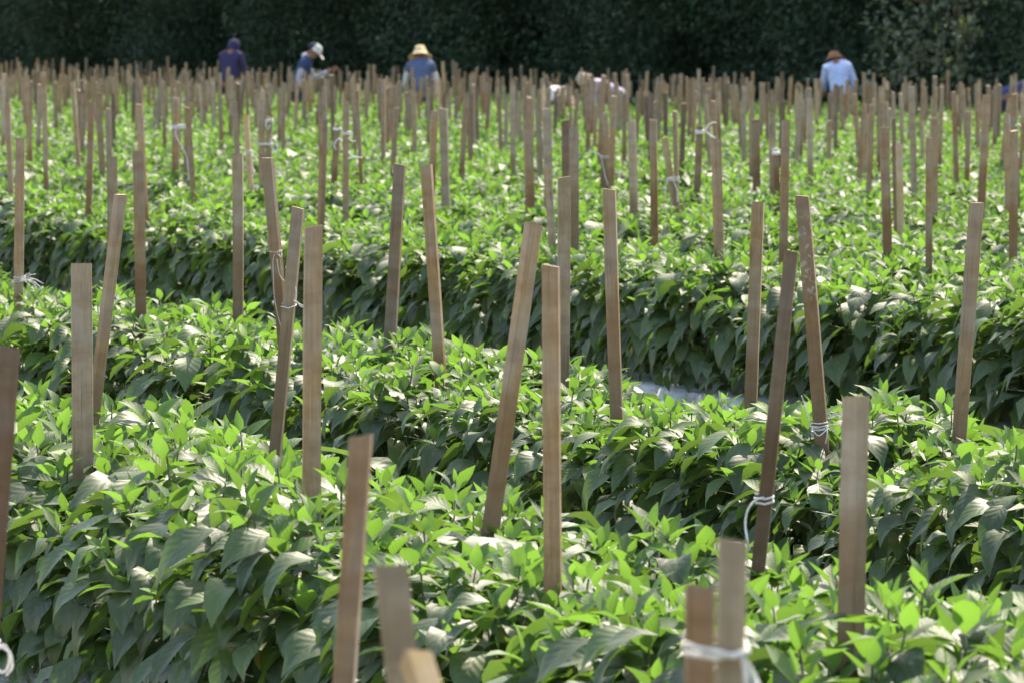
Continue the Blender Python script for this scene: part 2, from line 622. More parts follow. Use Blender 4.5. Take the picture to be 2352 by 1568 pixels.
def person(px, py_top, depth, face, bend, head_pitch, arms, label, shirt, trousers, sleeves=None, hat=None, hips=0.92, tilt=0.0, vest=None):
    """face: yaw of the forward direction (0 = away from the camera). arms: elbow and hand offsets from each shoulder in the figure's own frame."""
    root = tag(link("person", None), label, "person", "field workers")
    B = Matrix.Rotation(-bend, 3, 'X')
    T = Matrix.Rotation(tilt, 3, 'Y')
    pel = Vector((0, 0, hips))

    def up(x, y, z): return pel + T @ (B @ Vector((x, y, z)))
    P = {'pelvis': pel, 'belly': up(0, .01, .15), 'chest': up(0, 0, .34), 'upper': up(0, -.015, .46), 'neck': up(0, .012, .53)}
    HB = Matrix.Rotation(-head_pitch, 3, 'X')
    P['head'] = P['neck'] + T @ (B @ (HB @ Vector((0, .02, .10))))
    P['crown'] = P['neck'] + T @ (B @ (HB @ Vector((0, .015, .185))))
    P['nose'] = P['head'] + T @ (B @ (HB @ Vector((0, .105, -.01))))
    P['chin'] = P['head'] + T @ (B @ (HB @ Vector((0, .06, -.075))))
    V, E, Rd = [], [], []

    def add(p, r, par=None):
        V.append(p); Rd.append(r)
        if par is not None: E.append((par, len(V) - 1))
        return len(V) - 1
    i0 = add(P['pelvis'], (.15, .11)); i1 = add(P['belly'], (.14, .10), i0); i2 = add(P['chest'], (.135, .09), i1)
    i3 = add(P['upper'], (.085, .058), i2); i4 = add(P['neck'], .055, i3); i5 = add(P['head'], (.078, .09), i4); add(P['crown'], (.06, .07), i5)
    add(P['nose'], .012, i5); add(P['chin'], .035, i5)
    hands = []
    armpts = []
    for s, (eo, ho) in zip((-1, 1), arms):
        sh = up(s * .165, -.01, .44)
        el = sh + Vector(eo); ha = sh + Vector(ho)
        a = add(sh, .046, i3); b_ = add(el, .040, a); c = add(el.lerp(ha, .92), .028, b_)
        d = (ha - el).normalized()
        pm = add(ha + d * .05, (.036, .018), c)
        sx = d.orthogonal().normalized()
        for k in range(4):
            q = ha + d * (.095) + sx * (.024 * (k - 1.5)) * 1.0
            f1 = add(q, .0095, pm); add(q + d * (.028 + .01 * (k in (1, 2))) + d.cross(sx) * .018, .008, f1)
        th = add(ha + d * .045 - sx * .05, .011, pm); add(ha + d * .075 - sx * .06, .009, th)
        armpts.append((sh, el, ha))
    for s in (-1, 1):
        hp = add(pel + Vector((s * .095, 0, -.08)), .088, i0)
        kn = add(Vector((s * .11, .05 + .16 * max(0, .92 - hips), hips * .52)), .058, hp)
        an = add(Vector((s * .11, -.02, .09)), .042, kn); add(Vector((s * .12, .13, .035)), .034, an)
    link("body", skin_mesh("body", V, E, Rd, SKIN), root)
    # shirt
    V, E, Rd = [], [], []
    i0 = add(up(0, 0, -.06), (.16, .13)); i1 = add(P['belly'], (.155, .12), i0); i2 = add(P['chest'], (.165, .125), i1)
    i3 = add(P['upper'], (.125, .095), i2); add(P['neck'] + (P['head'] - P['neck']) * .40, .078, i3)
    for (sh, el, ha) in armpts:
        a = add(sh, .066, i3)
        if sleeves is None:
            b_ = add(el, .052, a); add(el.lerp(ha, .9), .046, b_)
        else:
            add(sh.lerp(el, .45), .074, a)
    link("shirt", skin_mesh("shirt", V, E, Rd, shirt), root)
    if sleeves is not None:
        for (sh, el, ha) in armpts:
            V, E, Rd = [], [], []
            a = add(sh.lerp(el, .30), .058); b_ = add(el, .050, a); add(el.lerp(ha, .92), .043, b_)
            link("sleeve", skin_mesh("sleeve", V, E, Rd, sleeves), root)
    # trousers
    V, E, Rd = [], [], []
    i0 = add(pel + Vector((0, 0, .03)), (.165, .125))
    for s in (-1, 1):
        hp = add(pel + Vector((s * .095, 0, -.1)), .105, i0)
        kn = add(Vector((s * .11, .05 + .16 * max(0, .92 - hips), hips * .52)), .076, hp); add(Vector((s * .11, -.02, .10)), .07, kn)
    link("trousers", skin_mesh("trousers", V, E, Rd, trousers), root)
    # shoes
    for s in (-1, 1):
        V, E, Rd = [], [], []
        a = add(Vector((s * .11, -.05, .05)), .05); b_ = add(Vector((s * .12, .08, .045)), .048, a); add(Vector((s * .12, .16, .035)), .035, b_)
        link("shoe", skin_mesh("shoe", V, E, Rd, cloth("dark_leather", (.04, .03, .025)), sub=1), root)
    # eyes
    Hm = T @ B @ HB
    for s in (-1, 1):
        Ve, Fe = lathe([(.001, -.011), (.008, -.008), (.011, 0), (.008, .008), (.001, .011)], 8)
        bag = Bag(); bag.add(Ve, Fe)
        link("eye", bag.mesh("eye", cloth("dark_eye", (.02, .015, .012))), root, Matrix.Translation(P['head'] + Hm @ Vector((s * .032, .083, .02))))
    HM = Hm.to_4x4(); HM.translation = P['head']
    if hat: hat(root, HM)
    # place: top of the figure's head gear meets the measured pixel
    root.rotation_euler = (0, 0, face)
    tgt = at(px, py_top, depth)
    root.location = (tgt.x, tgt.y, 0)
    return root


def straw_hat(name, mat, brim=.19, crown=.17, tip=0.0):
    def f(root, HM):
        prof = [(brim, -.035), (brim * .99, -.028), (brim * .75, 0), (.115, .03), (.105, .06), (.085, .03 + crown * .6), (.07, .03 + crown * .92), (.03, .03 + crown), (.001, .03 + crown)]
        bag = Bag(); bag.add(*lathe(prof, 24))
        bag.add(*lathe([(r - .004 if r > .01 else r, z - .005) for r, z in prof], 24))
        link(name, bag.mesh(name, mat), root, HM @ Matrix.Translation((0, .01, .005)) @ Matrix.Rotation(tip, 4, 'X'))
    return f


def hood(mat):
    def f(root, HM):
        V = [(0, .0, -.13), (0, -.01, -.02), (0, -.005, .06), (0, .075, .055)]
        me = skin_mesh("hood", [Vector(v) for v in V], [(0, 1), (1, 2), (2, 3)], [(.11, .11), (.115, .115), (.108, .108), (.06, .04)], mat, 0)
        link("hood", me, root, HM)
    return f


def cap(mat, back, collar):
    def f(root, HM):
        n = 20
        prof = [(.104, .0), (.106, .03), (.098, .07), (.075, .105), (.04, .122), (.001, .126)]
        V, F = lathe(prof, n, 1.1)
        fr = [q for q in F if sum(V[i][1] for i in q) / 4 > -.02]
        bk = [q for q in F if sum(V[i][1] for i in q) / 4 <= -.02]
        bill = []
        for (yy, zz) in ((.10, .012), (.15, .004), (.19, -.012)):
            wv = .085 if yy < .16 else .06
            bill += [(-wv, yy, zz - .012), (0, yy + .012, zz), (wv, yy, zz - .012)]
        o = len(V)
        V2 = V + bill + [(x, y, z - .006) for x, y, z in bill]
        bf = []
        for j in range(2):
            for i in range(2):
                a = o + j * 3 + i
                bf.append((a, a + 1, a + 4, a + 3)); bf.append((a + 9, a + 12, a + 13, a + 10))
        bag = Bag(); bag.add(V2, fr + bf)
        c = link("cap", bag.mesh("cap", mat), root, HM @ Matrix.Translation((0, .0, .035)))
        bag = Bag(); bag.add(V, bk)
        link("cap_back", bag.mesh("cap_back", back), root, HM @ Matrix.Translation((0, .0, .035)))
        me = skin_mesh("collar", [Vector((0, -.03, -.16)), Vector((0, -.035, -.10)), Vector((0, -.03, -.05))], [(0, 1), (1, 2)], [(.12, .10), (.10, .085), (.07, .06)], collar, 0)
        link("collar", me, root, HM)
    return f


NAVY = cloth("navy_purple_fleece", (0.046, 0.042, 0.100))
LB = cloth("light_blue_cotton", (0.46, 0.55, 0.80))
BLUE = cloth("denim_blue_cotton", (0.10, 0.135, 0.235))
DBLUE = cloth("dark_blue_vest", (0.045, 0.075, 0.16))
GREY = cloth("pale_grey_cotton", (0.42, 0.42, 0.47))
WHITE = cloth("white_cotton", (0.72, 0.70, 0.68))
LAV = cloth("lavender_cotton", (0.52, 0.44, 0.56))
DARK = cloth("dark_trousers", (0.035, 0.038, 0.055))
STRAW = cloth("straw", (0.60, 0.49, 0.29))
BSTRAW = cloth("brown_straw", (0.27, 0.135, 0.07))
TAN = cloth("tan_cloth", (0.55, 0.44, 0.33))

down = ((-.05, .03, -.28), (-.02, .12, -.52))
downr = ((.05, .03, -.28), (.02, .12, -.52))
person(527, 88, 100, R(-25), R(10), R(16), (((-.02, .08, -.27), (.02, .26, -.44)), ((.05, .08, -.27), (.09, .26, -.44))),
       "person in a dark purple hooded top, seen from behind with the hood up", NAVY, DARK, hat=hood(NAVY), hips=.90)
person(686, 100, 94, R(-90), R(14), R(22), (((-.03, .14, -.25), (.0, .38, -.13)), ((.06, -.10, -.26), (.02, .06, -.46))),
       "person in a white cap, dark blue top and pale sleeves raising one hand", DBLUE, DARK, sleeves=GREY,
       hat=cap(WHITE, DARK, cloth("pinkish_hood", (.60, .50, .54))), hips=.83)
person(968, 105, 92, R(4), R(28), R(4), (((-.07, .04, -.26), (-.02, .22, -.42)), ((.09, .02, -.26), (.05, .18, -.46))),
       "person in a wide straw hat and blue shirt, back turned to the camera", BLUE, DARK, sleeves=cloth("off_white_cotton", (.58, .56, .56)),
       hat=straw_hat("straw_hat", STRAW, .185, .13, R(8)), hips=.84)
person(1932, 113, 88, R(6), R(24), R(38), (((-.02, .12, -.25), (.02, .30, -.34)), ((.10, .04, -.25), (.06, .26, -.40))),
       "person in a long light blue shirt and brown hat with bowed head", LB, DARK, hat=straw_hat("brown_hat", BSTRAW, .16, .10, R(30)), tilt=R(-4), hips=.85)
person(1300, 186, 90, R(25), R(72), R(8), (((-.02, .10, -.26), (-.02, .16, -.48)), ((.02, .10, -.26), (.02, .16, -.48))),
       "person in a white shirt bent low among the stakes", WHITE, DARK, hat=straw_hat("straw_hat", TAN, .13, .10), hips=.73)
person(1432, 184, 92, R(75), R(66), R(-8), (((-.04, .08, -.26), (-.02, .16, -.48)), ((.04, .08, -.26), (.02, .16, -.48))),
       "person in a lavender shirt and tan hat stooping low, only the back visible", LAV, DARK, hat=straw_hat("straw_hat", TAN, .14, .11), hips=.78)
person(2296, 190, 86, R(-80), R(70), R(0), (((-.04, .08, -.26), (-.02, .16, -.48)), ((.04, .08, -.26), (.02, .16, -.48))),
       "person in navy clothes bent double at the right edge of the field", cloth("navy_cotton", (.06, .07, .17)), DARK, hat=hood(cloth("navy_cotton", (.06, .07, .17))), hips=.86)

# ------------------------------------------------------------------ leaves
def leaf_proto(nu, nv, wid, fold, curl, wave, seed, tipw=1.0):
    """unit-length leaf along +Y, normal +Z: returns V (n,3), F (m,4), UV"""
    r = random.Random(seed)
    V, UV = [], []
    # midrib in the YZ plane, bending downwards
    y = z = 0.0
    ang = curl * 0.45
    pts = []
    for j in range(nv + 1):
        pts.append((y, z, ang))
        y += math.cos(ang) / nv
        z += math.sin(ang) / nv
        ang -= curl / nv
    side = r.uniform(-.06, .06)
    for j in range(nv + 1):
        t = j / nv
        prof = (math.sin(math.pi * t ** 0.72) ** 0.85) if 0 < t < 1 else 0.0
        if t > 0.72: prof *= 1 - 0.35 * ((t - .72) / .28) ** 0.6 * tipw
        w = max(prof * wid, 0.004)
        y, z, a = pts[j]
        for i in range(nu + 1):
            u = i / nu * 2 - 1
            lift = abs(u) * w * fold + wave * w * math.sin(t * 9 + u * 1.5 + seed) * abs(u)
            V.append((u * w + side * math.sin(t * 2.6), y - math.sin(a) * lift, z + math.cos(a) * lift))
            UV.append((i / nu, t))
    F = []
    k = nu + 1
    for j in range(nv):
        for i in range(nu):
            F.append((j * k + i, j * k + i + 1, (j + 1) * k + i + 1, (j + 1) * k + i))
    return np.array(V), np.array(F), np.array(UV)


HI = {'mature': [], 'young': []}      # (V, F, UV) for single leaves
MID = {'mature': [], 'young': []}     # for foliage meshes of near plants
LOW = {'mature': [], 'young': []}     # for the far crop
HIM = {'mature': [], 'young': []}
for s in range(5):
    pm = dict(wid=0.228 + 0.02 * (s % 3), fold=0.26 - 0.05 * s % 0.2, curl=R(50 + 13 * s), wave=0.10 + .03 * s)
    py = dict(wid=0.22 + 0.025 * (s % 3), fold=0.42 - 0.05 * s, curl=R(10 + 16 * s - 12), wave=0.06 + .03 * (s % 2))
    for kind, pr in (('mature', pm), ('young', py)):
        hi = leaf_proto(4, 6, seed=s, **pr)
        HI[kind].append(hi)
        HIM[kind].append(np_mesh(kind + "_leaf", hi[0], hi[1], [M[kind]], uv=hi[2]))
        MID[kind].append(leaf_proto(2, 4, seed=s, **pr))
        LOW[kind].append(leaf_proto(2, 2, seed=s, **pr))

PETIOLE = {}


def plant_leaves(seed, H=0.50):
    """list of leaves: (matrix 4x4 numpy, kind, proto index, weight)"""
    r = random.Random(seed)
    out = []

    def put(pos, az, el, L, kind, roll=0.0, wmul=1.0, weight=1.0):
        d = np.array([math.cos(az) * math.cos(el), math.sin(az) * math.cos(el), math.sin(el)])
        n = np.array([-math.cos(az) * math.sin(el), -math.sin(az) * math.sin(el), math.cos(el)])
        x = np.cross(d, n)
        n2 = n * math.cos(roll) + x * math.sin(roll)
        x2 = np.cross(d, n2)
        m = np.eye(4)
        m[:3, 0] = x2 * L * wmul; m[:3, 1] = d * L; m[:3, 2] = n2 * L; m[:3, 3] = pos
        out.append((m, kind, r.randrange(5), weight * L))

    tips = []
    nt = 17
    for i in range(nt):
        a = i * 2.39996 + r.uniform(-.3, .3)
        q = math.sqrt((i + .5) / nt)
        rad = 0.25 * q
        z = H * (1.0 - 0.22 * q ** 2.2) + r.uniform(-.05, .05)
        tips.append((rad * math.cos(a), rad * math.sin(a), z, a, q))
    for (x, y, z, a, q) in tips:
        n = r.randint(5, 6)
        a0 = r.uniform(0, 6.3)
        for k in range(n):
            f = k / (n - 1)
            az = a0 + k * 2.4 + r.uniform(-.3, .3)
            el = R(74 - 70 * f + r.uniform(-16, 14))
            L = 0.040 + 0.056 * f + r.uniform(-.008, .016)
            put((x + .012 * math.cos(az), y + .012 * math.sin(az), z - 0.012 - .03 * f), az, el, L, 'young', r.uniform(-.35, .35), r.uniform(.85, 1.1), 0.8)
        # larger leaves just under the tip
        for k in range(3):
            az = a + r.uniform(-1.8, 1.8)
            put((x, y, z - .055 - .03 * k), az, R(r.uniform(-46, 8)), r.uniform(.085, .14), 'mature' if r.random() < .8 else 'young', r.uniform(-.4, .4), 1.0, 1.0)
    ns = 88
    for i in range(ns):
        a = i * 2.39996 + r.uniform(-.35, .35)
        f = (i + r.random()) / ns
        z = H * (0.10 + 0.76 * f)
        rad = 0.15 + 0.08 * math.sin(math.pi * min(1, .25 + f * .6)) + r.uniform(-.07, .03)
        el = R(-70 + 34 * f + r.uniform(-15, 17))
        L = r.uniform(.115, .185) * (1.0 if f > .15 else .9)
        put((rad * math.cos(a), rad * math.sin(a), z + .04), a + r.uniform(-.55, .55), el, L, 'mature', r.uniform(-.5, .5), r.uniform(.85, 1.1), 1.15)
    for i in range(18):                  # skirt of low leaves that hides the stems
        a = i * 2.39996 + r.uniform(-.4, .4)
        rad = r.uniform(.19, .28)
        put((rad * math.cos(a), rad * math.sin(a), r.uniform(.06, .17)), a + r.uniform(-.6, .6), R(r.uniform(-48, -14)), r.uniform(.10, .145), 'mature', r.uniform(-.5, .5), 1.0, 1.1)
    for i in range(6):                   # small white flowers hanging in the flank
        a = r.uniform(0, 6.3); rad = r.uniform(.14, .25); z = H * r.uniform(.3, .85)
        for k in range(5):
            put((rad * math.cos(a), rad * math.sin(a), z), a + k * 1.2566, R(-22), .0125, 'petal', 0, 1.5, .01)
    for i in range(r.choice((0, 1, 1, 2))):
        a = r.uniform(0, 6.3); rad = r.uniform(.18, .25)
        put((rad * math.cos(a), rad * math.sin(a), H * r.uniform(.2, .7)), a + r.uniform(-.4, .4), R(r.uniform(-75, -35)), r.uniform(.06, .10), 'yellowed', r.uniform(-.5, .5), .9, .02)
    # a few small side shoots low in the flank
    for i in range(5):
        a = r.uniform(0, 6.3); z = H * r.uniform(.3, .7)
        for k in range(3):
            put((.2 * math.cos(a), .2 * math.sin(a), z), a + r.uniform(-1, 1), R(r.uniform(-10, 55)), r.uniform(.03, .055), 'young', r.uniform(-.4, .4), 1.0, .9)
    return out, tips


def merge_leaves(leaves, bank, name):
    Vs, Fs, UVs, Ms, Ts = [], [], [], [], []
    off = 0
    for m, kind, pi, w in leaves:
        V, F, UV = bank[kind if kind in bank else 'mature'][pi]
        Vs.append(V @ m[:3, :3].T + m[:3, 3]); Fs.append(F + off); UVs.append(UV)
        off += len(V)
        Ms.append(np.full(len(F), ('mature', 'young', 'yellowed', 'petal').index(kind)))
        Ts.append(np.full(len(V), rng.random()))
    return dict(V=np.concatenate(Vs), F=np.concatenate(Fs), UV=np.concatenate(UVs), M=np.concatenate(Ms), T=np.concatenate(Ts))


def arr_mesh(name, a):
    return np_mesh(name, a['V'], a['F'], [M['mature'], M['young'], M['yellowed'], M['petal']], uv=a['UV'], midx=a['M'], tint=a['T'])


def stem_mesh(tips, seed):
    r = random.Random(seed)
    bag = Bag()
    fork = Vector((r.uniform(-.01, .01), r.uniform(-.01, .01), .17))
    bag.tube([(0, 0, -.06), (0.003, 0, .06), fork], [.0075, .007, .006], 6)
    forks = []
    for k in range(5):
        a = k * 1.257 + r.uniform(-.3, .3)
        f2 = fork + Vector((math.cos(a) * .075, math.sin(a) * .075, .11))
        bag.tube([fork, (fork + f2) / 2 + Vector((math.cos(a) * .015, math.sin(a) * .015, 0)), f2], [.005, .0045, .004], 5)
        forks.append(f2)
    for (x, y, z, a, q) in tips:
        p = Vector((x, y, z - .01))
        f = min(forks, key=lambda g: (g.xy - p.xy).length)
        mid = (f + p) / 2 + Vector((x * .15, y * .15, -.02))
        bag.tube([f, mid, p], [.0035, .003, .002], 4)
    return bag.mesh("stem", M['stem'])


NVAR = 9
N_NEAR, N_MIDROW = 150, 44
VAR = []
for v in range(NVAR):
    leaves, tips = plant_leaves(100 + v)
    order = sorted(range(len(leaves)), key=lambda i: -leaves[i][3])
    top_near = [leaves[i] for i in order[:N_NEAR]]
    rest_near = [leaves[i] for i in order[N_NEAR:]]
    top_mid = [leaves[i] for i in order[:N_MIDROW]]
    rest_mid = [leaves[i] for i in order[N_MIDROW:]]
    far_pick = [leaves[i] for i in order if leaves[i][0][2, 3] > 0.14 and leaves[i][1] != 'petal']
    far2 = [(np.diag([1.0, 1, 1, 1]) @ m, k, p, w) for (m, k, p, w) in far_pick[::2]]
    for m, k, p, w in far2: m[:3, :3] *= 1.28
    VAR.append(dict(
        near=[(Matrix(m.tolist()), k, p) for m, k, p, w in top_near], near_rest=arr_mesh("foliage", merge_leaves(rest_near, MID, "f")),
        mid=[(Matrix(m.tolist()), k, p) for m, k, p, w in top_mid], mid_rest=arr_mesh("foliage", merge_leaves(rest_mid, MID, "f")),
        full=arr_mesh("foliage", merge_leaves(leaves, MID, "f")),
        far=merge_leaves(far_pick, LOW, "f"), far2=merge_leaves(far2, LOW, "f"),
        stem=stem_mesh(tips, 300 + v)))

# ------------------------------------------------------------------ stakes
# measured stakes: line, top px, foot px (where it enters the leaves), width px, yaw, wood, label, short name
A_F, A_B = BEDS[1] - HALF, BEDS[1] + HALF
B_F, B_B = BEDS[2] - HALF, BEDS[2] + HALF
F_F, F_B = BEDS[0] - HALF, BEDS[0] + HALF
NEARS = [
    (F_B, 25, 797, -27, 1390, 50, 10, 'dark', "blurred dark brown stake cut by the left edge, white twine loop low beside it", "dark blurred edge stake"),
    (F_B, 830, 1000, 790, 1568, 50, -6, 'streak', "blurred reddish brown stake with a pale streak, leaning left towards its top's right", "reddish streaked stake"),
    (F_F + .75, 1681, 1240, 1676, 1568, 61, 4, 'grey', "taller grey brown stake of the blurred pair bound together with white twine", "taller bound stake"),
    (F_F, 897, 1298, 928, 1568, 74, 3, 'grey', "widest pale grey stake, blurred, flat topped, closest to the camera", "widest blurred stake"),
    (F_F + .75, 1608, 1348, 1606, 1568, 64, 5, 'rust', "shorter reddish stake of the blurred pair bound together with white twine", "shorter bound stake"),
    (F_F - .35, 955, 1512, 972, 1568, 54, 20, 'pale', "low stake with a bright orange sawn top against the widest blurred stake", "orange topped stake"),
    (A_B, 277, 447, 216, 940, 24, 30, 'ridged', "narrow stake covered in fine saw ridges, leaning behind the wide grey stake", "ridged leaning stake"),
    (A_B, 685, 477, 624, 1100, 26, -8, 'grey', "slim grey stake leaning beside the tall straight brown stake", "slim leaning stake"),
    (A_B, 1226, 513, 1138, 1125, 34, 28, 'brown', "strongly leaning brown stake with a paler left face, in front of the grey alley strip", "strongly leaning stake"),
    (A_B, 1820, 577, 1742, 1255, 29, -5, 'dark', "dark leaning stake with white twine knotted low and hanging to one side", "dark twine hung stake"),
    (A_F, 187, 605, 190, 1075, 47, 2, 'grey', "wide weathered grey stake with a brown knotted foot", "wide grey stake"),
    (A_F, 720, 520, 720, 1185, 42, 6, 'brown', "tall straight brown stake with a smooth face and reddish top edge", "tall straight stake"),
    (A_F, 1265, 610, 1271, 1330, 38, -8, 'brown', "upright grey brown stake with a reddish top and a thin sunlit right edge", "thin lit edge stake"),
    (A_F, 1966, 910, 1957, 1510, 49, -40, 'grey', "short two faced stake, its right face paler, standing in blurred leaves", "two faced short stake"),
    (B_B, 259, 360, 255, 690, 22, 3, 'grey', "pale grey stake half hidden behind the ridged leaning stake", "half hidden grey stake"),
    (B_B, 546, 353, 543, 735, 24, -4, 'grey', "straight beige stake with an even grain, alone between two leaning ones", "beige straight stake"),
    (B_B, 920, 378, 894, 775, 26, -12, 'dark', "brown stake with darker foot, leaning right at its top, left one of two close tops", "dark footed stake"),
    (B_B, 1298, 407, 1290, 860, 27, 8, 'grey', "grey stake with slanting saw marks just behind the thin lit edge stake", "slant marked stake"),
    (B_B, 1743, 464, 1721, 935, 28, -8, 'brown', "brown stake with slanting grain and stained foot beside the grey alley strip", "slanting grain stake"),
    (B_B, 2242, 466, 2208, 985, 28, 18, 'ridged', "long ridged stake in front of the dark leafy flank at far right", "long ridged stake"),
    (B_F, 45, 318, 45, 700, 21, 2, 'brown', "straight brown stake with frayed white twine around its foot", "frayed twine stake"),
    (B_F, 317, 347, 321, 740, 25, 3, 'brown', "straight stake grey above and diagonally ribbed brown below", "diagonal ribbed stake"),
    (B_F, 614, 363, 652, 790, 24, -20, 'ridged', "brown stake leaning left with loose curly twine hanging along it", "curly twine stake"),
    (B_F, 980, 380, 1012, 880, 25, -15, 'brown', "stake leaning left with a bright yellow rim along its right edge", "yellow rimmed stake"),
    (B_F, 1399, 435, 1422, 970, 29, -10, 'ridged', "brown cross ridged stake standing where the pale ground strip begins", "ground strip stake"),
    (B_F, 1845, 450, 1884, 1030, 31, -12, 'chalk', "leaning stake with whitish chalk smudges near its top and twine at its foot", "chalk smudged stake"),
]
# measured from row C on: top px, foot px, width, wood, label or None
FARS = [
    (403, 225, 405, 425, 16, 'brown', "stake tied to its neighbour by twine with a long drooping white tail", 'tailtie'),
    (434, 240, 428, 490, 16, 'brown', "stake with bright cut top tied beside the one with a drooping twine tail", None),
    (316, 187, 314, 350, 19, 'brown', None, None), (259, 215, 262, 360, 10, 'dark', None, None),
    (224, 215, 238, 420, 14, 'brown', None, None), (166, 188, 182, 397, 15, 'brown', None, None),
    (100, 165, 104, 432, 12, 'brown', None, None), (62, 175, 71, 420, 12, 'brown', None, None), (10, 170, 8, 350, 12, 'grey', None, None),
    (565, 266, 580, 460, 12, 'pale', "pale orange stake standing crooked beside a twine knot", None),
    (599, 228, 602, 460, 15, 'brown', "stake tied by twine to its short neighbour with a white loop", None),
    (619, 270, 616, 420, 14, 'grey', "short stake under a white twine loop, beside a taller one", None),
    (775, 290, 765, 455, 14, 'brown', "stake with white twine bands hung from its upper half", None),
    (794, 231, 795, 505, 14, 'brown', "straight stake standing among three stakes strung with loose twine", None),
    (820, 210, 830, 440, 9, 'brown', None, None), (744, 200, 751, 380, 10, 'grey', None, None),
    (891, 203, 908, 372, 10, 'rust', "tilted dark stake with one sunlit yellow edge", None),
    (998, 256, 990, 505, 14, 'brown', None, None), (1018, 250, 1025, 505, 18, 'grey', "broad grey stake behind the yellow rimmed leaning stake", None),
    (1071, 216, 1084, 400, 9, 'rust', "thin rust coloured stake tapering and crooked at mid height", None),
    (1178, 197, 1180, 412, 12, 'grey', None, None),
    (1212, 275, 1217, 525, 20, 'brown', "brown stake just left of a taller grey one, behind the first ground strip", None),
    (1256, 250, 1262, 525, 19, 'grey', "tall grey stake beside the brown one of equal width", None),
    (1393, 293, 1382, 440, 13, 'brown', "stake crossing its neighbour in a narrow X, bound with twine", 'xtie'),
    (1388, 260, 1400, 435, 11, 'brown', "stake crossed behind another in a narrow X with pale cut top", None),
    (1451, 279, 1454, 530, 17, 'grey', "straight grey stake, left one of an even pair", None),
    (1500, 275, 1503, 560, 17, 'brown', "straight brown stake, right one of an even pair", None),
    (1526, 316, 1553, 490, 13, 'pale', "pale peeled stake leaning hard, bound with twine to a darker one", None),
    (1551, 256, 1554, 440, 9, 'brown', "thin brown stake that the pale peeled leaning stake is bound to", None),
    (1608, 290, 1598, 470, 16, 'brown', "stake with a white twine bow and loop around its top", None),
    (1638, 232, 1649, 412, 10, 'rust', None, None),
    (1735, 275, 1738, 460, 17, 'brown', None, None), (1772, 260, 1778, 470, 14, 'grey', None, None), (1782, 350, 1786, 480, 13, 'brown', "stake with a dab of white twine on its top", None),
    (1805, 278, 1798, 600, 16, 'brown', "two toned brown stake rising above the row flank", None),
    (1842, 240, 1838, 368, 10, 'brown', None, None), (1860, 225, 1863, 437, 12, 'grey', None, None),
    (2003, 240, 1993, 475, 12, 'brown', "leaning brown stake with a white looped twine knot at its foot", None),
    (2030, 293, 2041, 610, 20, 'brown', "broad brown stake left of a pale yellow one", None),
    (2052, 272, 2060, 540, 10, 'dark', None, None), (2066, 331, 2067, 550, 12, 'pale', "pale yellow new stake wedged between darker stakes", None),
    (2094, 200, 2098, 465, 12, 'grey', None, None),
    (2133, 316, 2135, 650, 15, 'brown', "solitary straight brown stake right of the pale yellow one", None),
    (2267, 219, 2252, 490, 17, 'brown', None, None),
    (2312, 262, 2320, 547, 13, 'brown', "dark stake beside a twine banded grey one, near the right edge", None),
    (2328, 270, 2334, 500, 15, 'grey', "grey stake banded with white twine near the right edge", None),
]


def stake_mesh(w, t, L, wood, seed, bow=0.006):
    r = random.Random(seed)
    V, F, MI = [], [], []
    c = 0.0022
    nz = 7
    ph, b1, b2 = r.uniform(0, 6), r.uniform(-bow, bow), r.uniform(-bow, bow)
    for j in range(nz):
        z = L * j / (nz - 1)
        ww, tt = w / 2 * (1 + r.uniform(-.03, .03)), t / 2 * (1 + r.uniform(-.03, .03))
        ox = b1 * math.sin(math.pi * z / L + ph * .1); oy = b2 * math.sin(math.pi * z / L)
        top = r.uniform(-.004, .004) if j == nz - 1 else 0
        for k, (x, y) in enumerate(((-ww, -tt + c), (-ww + c, -tt), (ww - c, -tt), (ww, -tt + c), (ww, tt - c), (ww - c, tt), (-ww + c, tt), (-ww, tt - c))):
            V.append((x + ox, y + oy, z + top * x / ww))
    for j in range(nz - 1):
        for k in range(8):
            F.append((j * 8 + k, j * 8 + (k + 1) % 8, (j + 1) * 8 + (k + 1) % 8, (j + 1) * 8 + k)); MI.append(0)
    F.append(tuple((nz - 1) * 8 + k for k in range(8))); MI.append(1)
    me = bpy.data.meshes.new("wooden_stake")
    me.from_pydata(V, [], F)
    me.materials.append(wood); me.materials.append(M['end'])
    me.polygons.foreach_set("material_index", MI)
    return me


STAKES = []          # dicts of every stake that is a thing


def axis_matrix(base, top, yaw):
    z = (top - base).normalized()
    x = Vector((math.cos(yaw), math.sin(yaw), 0))
    x = (x - z * x.dot(z)).normalized()
    y = z.cross(x)
    m = Matrix((x, y, z)).transposed().to_4x4()
    m.translation = base
    return m


def put_stake(top, foot, w, yaw, wood, label, short, d0, seed, mesh=None, group=None):
    ax = (top - foot)
    base = top - ax * (top.z / ax.z)
    L = (top - base).length
    me = mesh or stake_mesh(w, random.uniform(.026, .034), L, W[wood], seed)
    o = link("wooden_stake", me, None, axis_matrix(base, top, yaw))
    tag(o, label, "stake", group)
    s = dict(o=o, top=top, base=base, w=w, d0=d0, label=label, short=short, y=base.y)
    STAKES.append(s)
    return s


for i, (d0, xt, yt, xb, yb, wpx, yaw, wood, label, short) in enumerate(NEARS):
    top = hit_line(xt, yt, d0)
    foot = at(xb, yb, top.y - 0.02)
    w = min(.05, max(.027, wpx * top.y / FPX))
    put_stake(top, foot, w, R(yaw), wood, label, short, d0, 500 + i, group="wooden stakes in the near rows")

LINES = []
for b0 in BEDS[3:]:
    LINES += [b0 - HALF, b0 + HALF]

ROWNAME = ["front", "first", "second", "third", "fourth", "fifth", "sixth", "seventh", "eighth", "ninth", "tenth", "eleventh",
           "twelfth", "thirteenth", "fourteenth", "fifteenth", "sixteenth", "seventeenth"]


def row_of(d0):
    return min(range(len(BEDS)), key=lambda i: abs(BEDS[i] - d0))


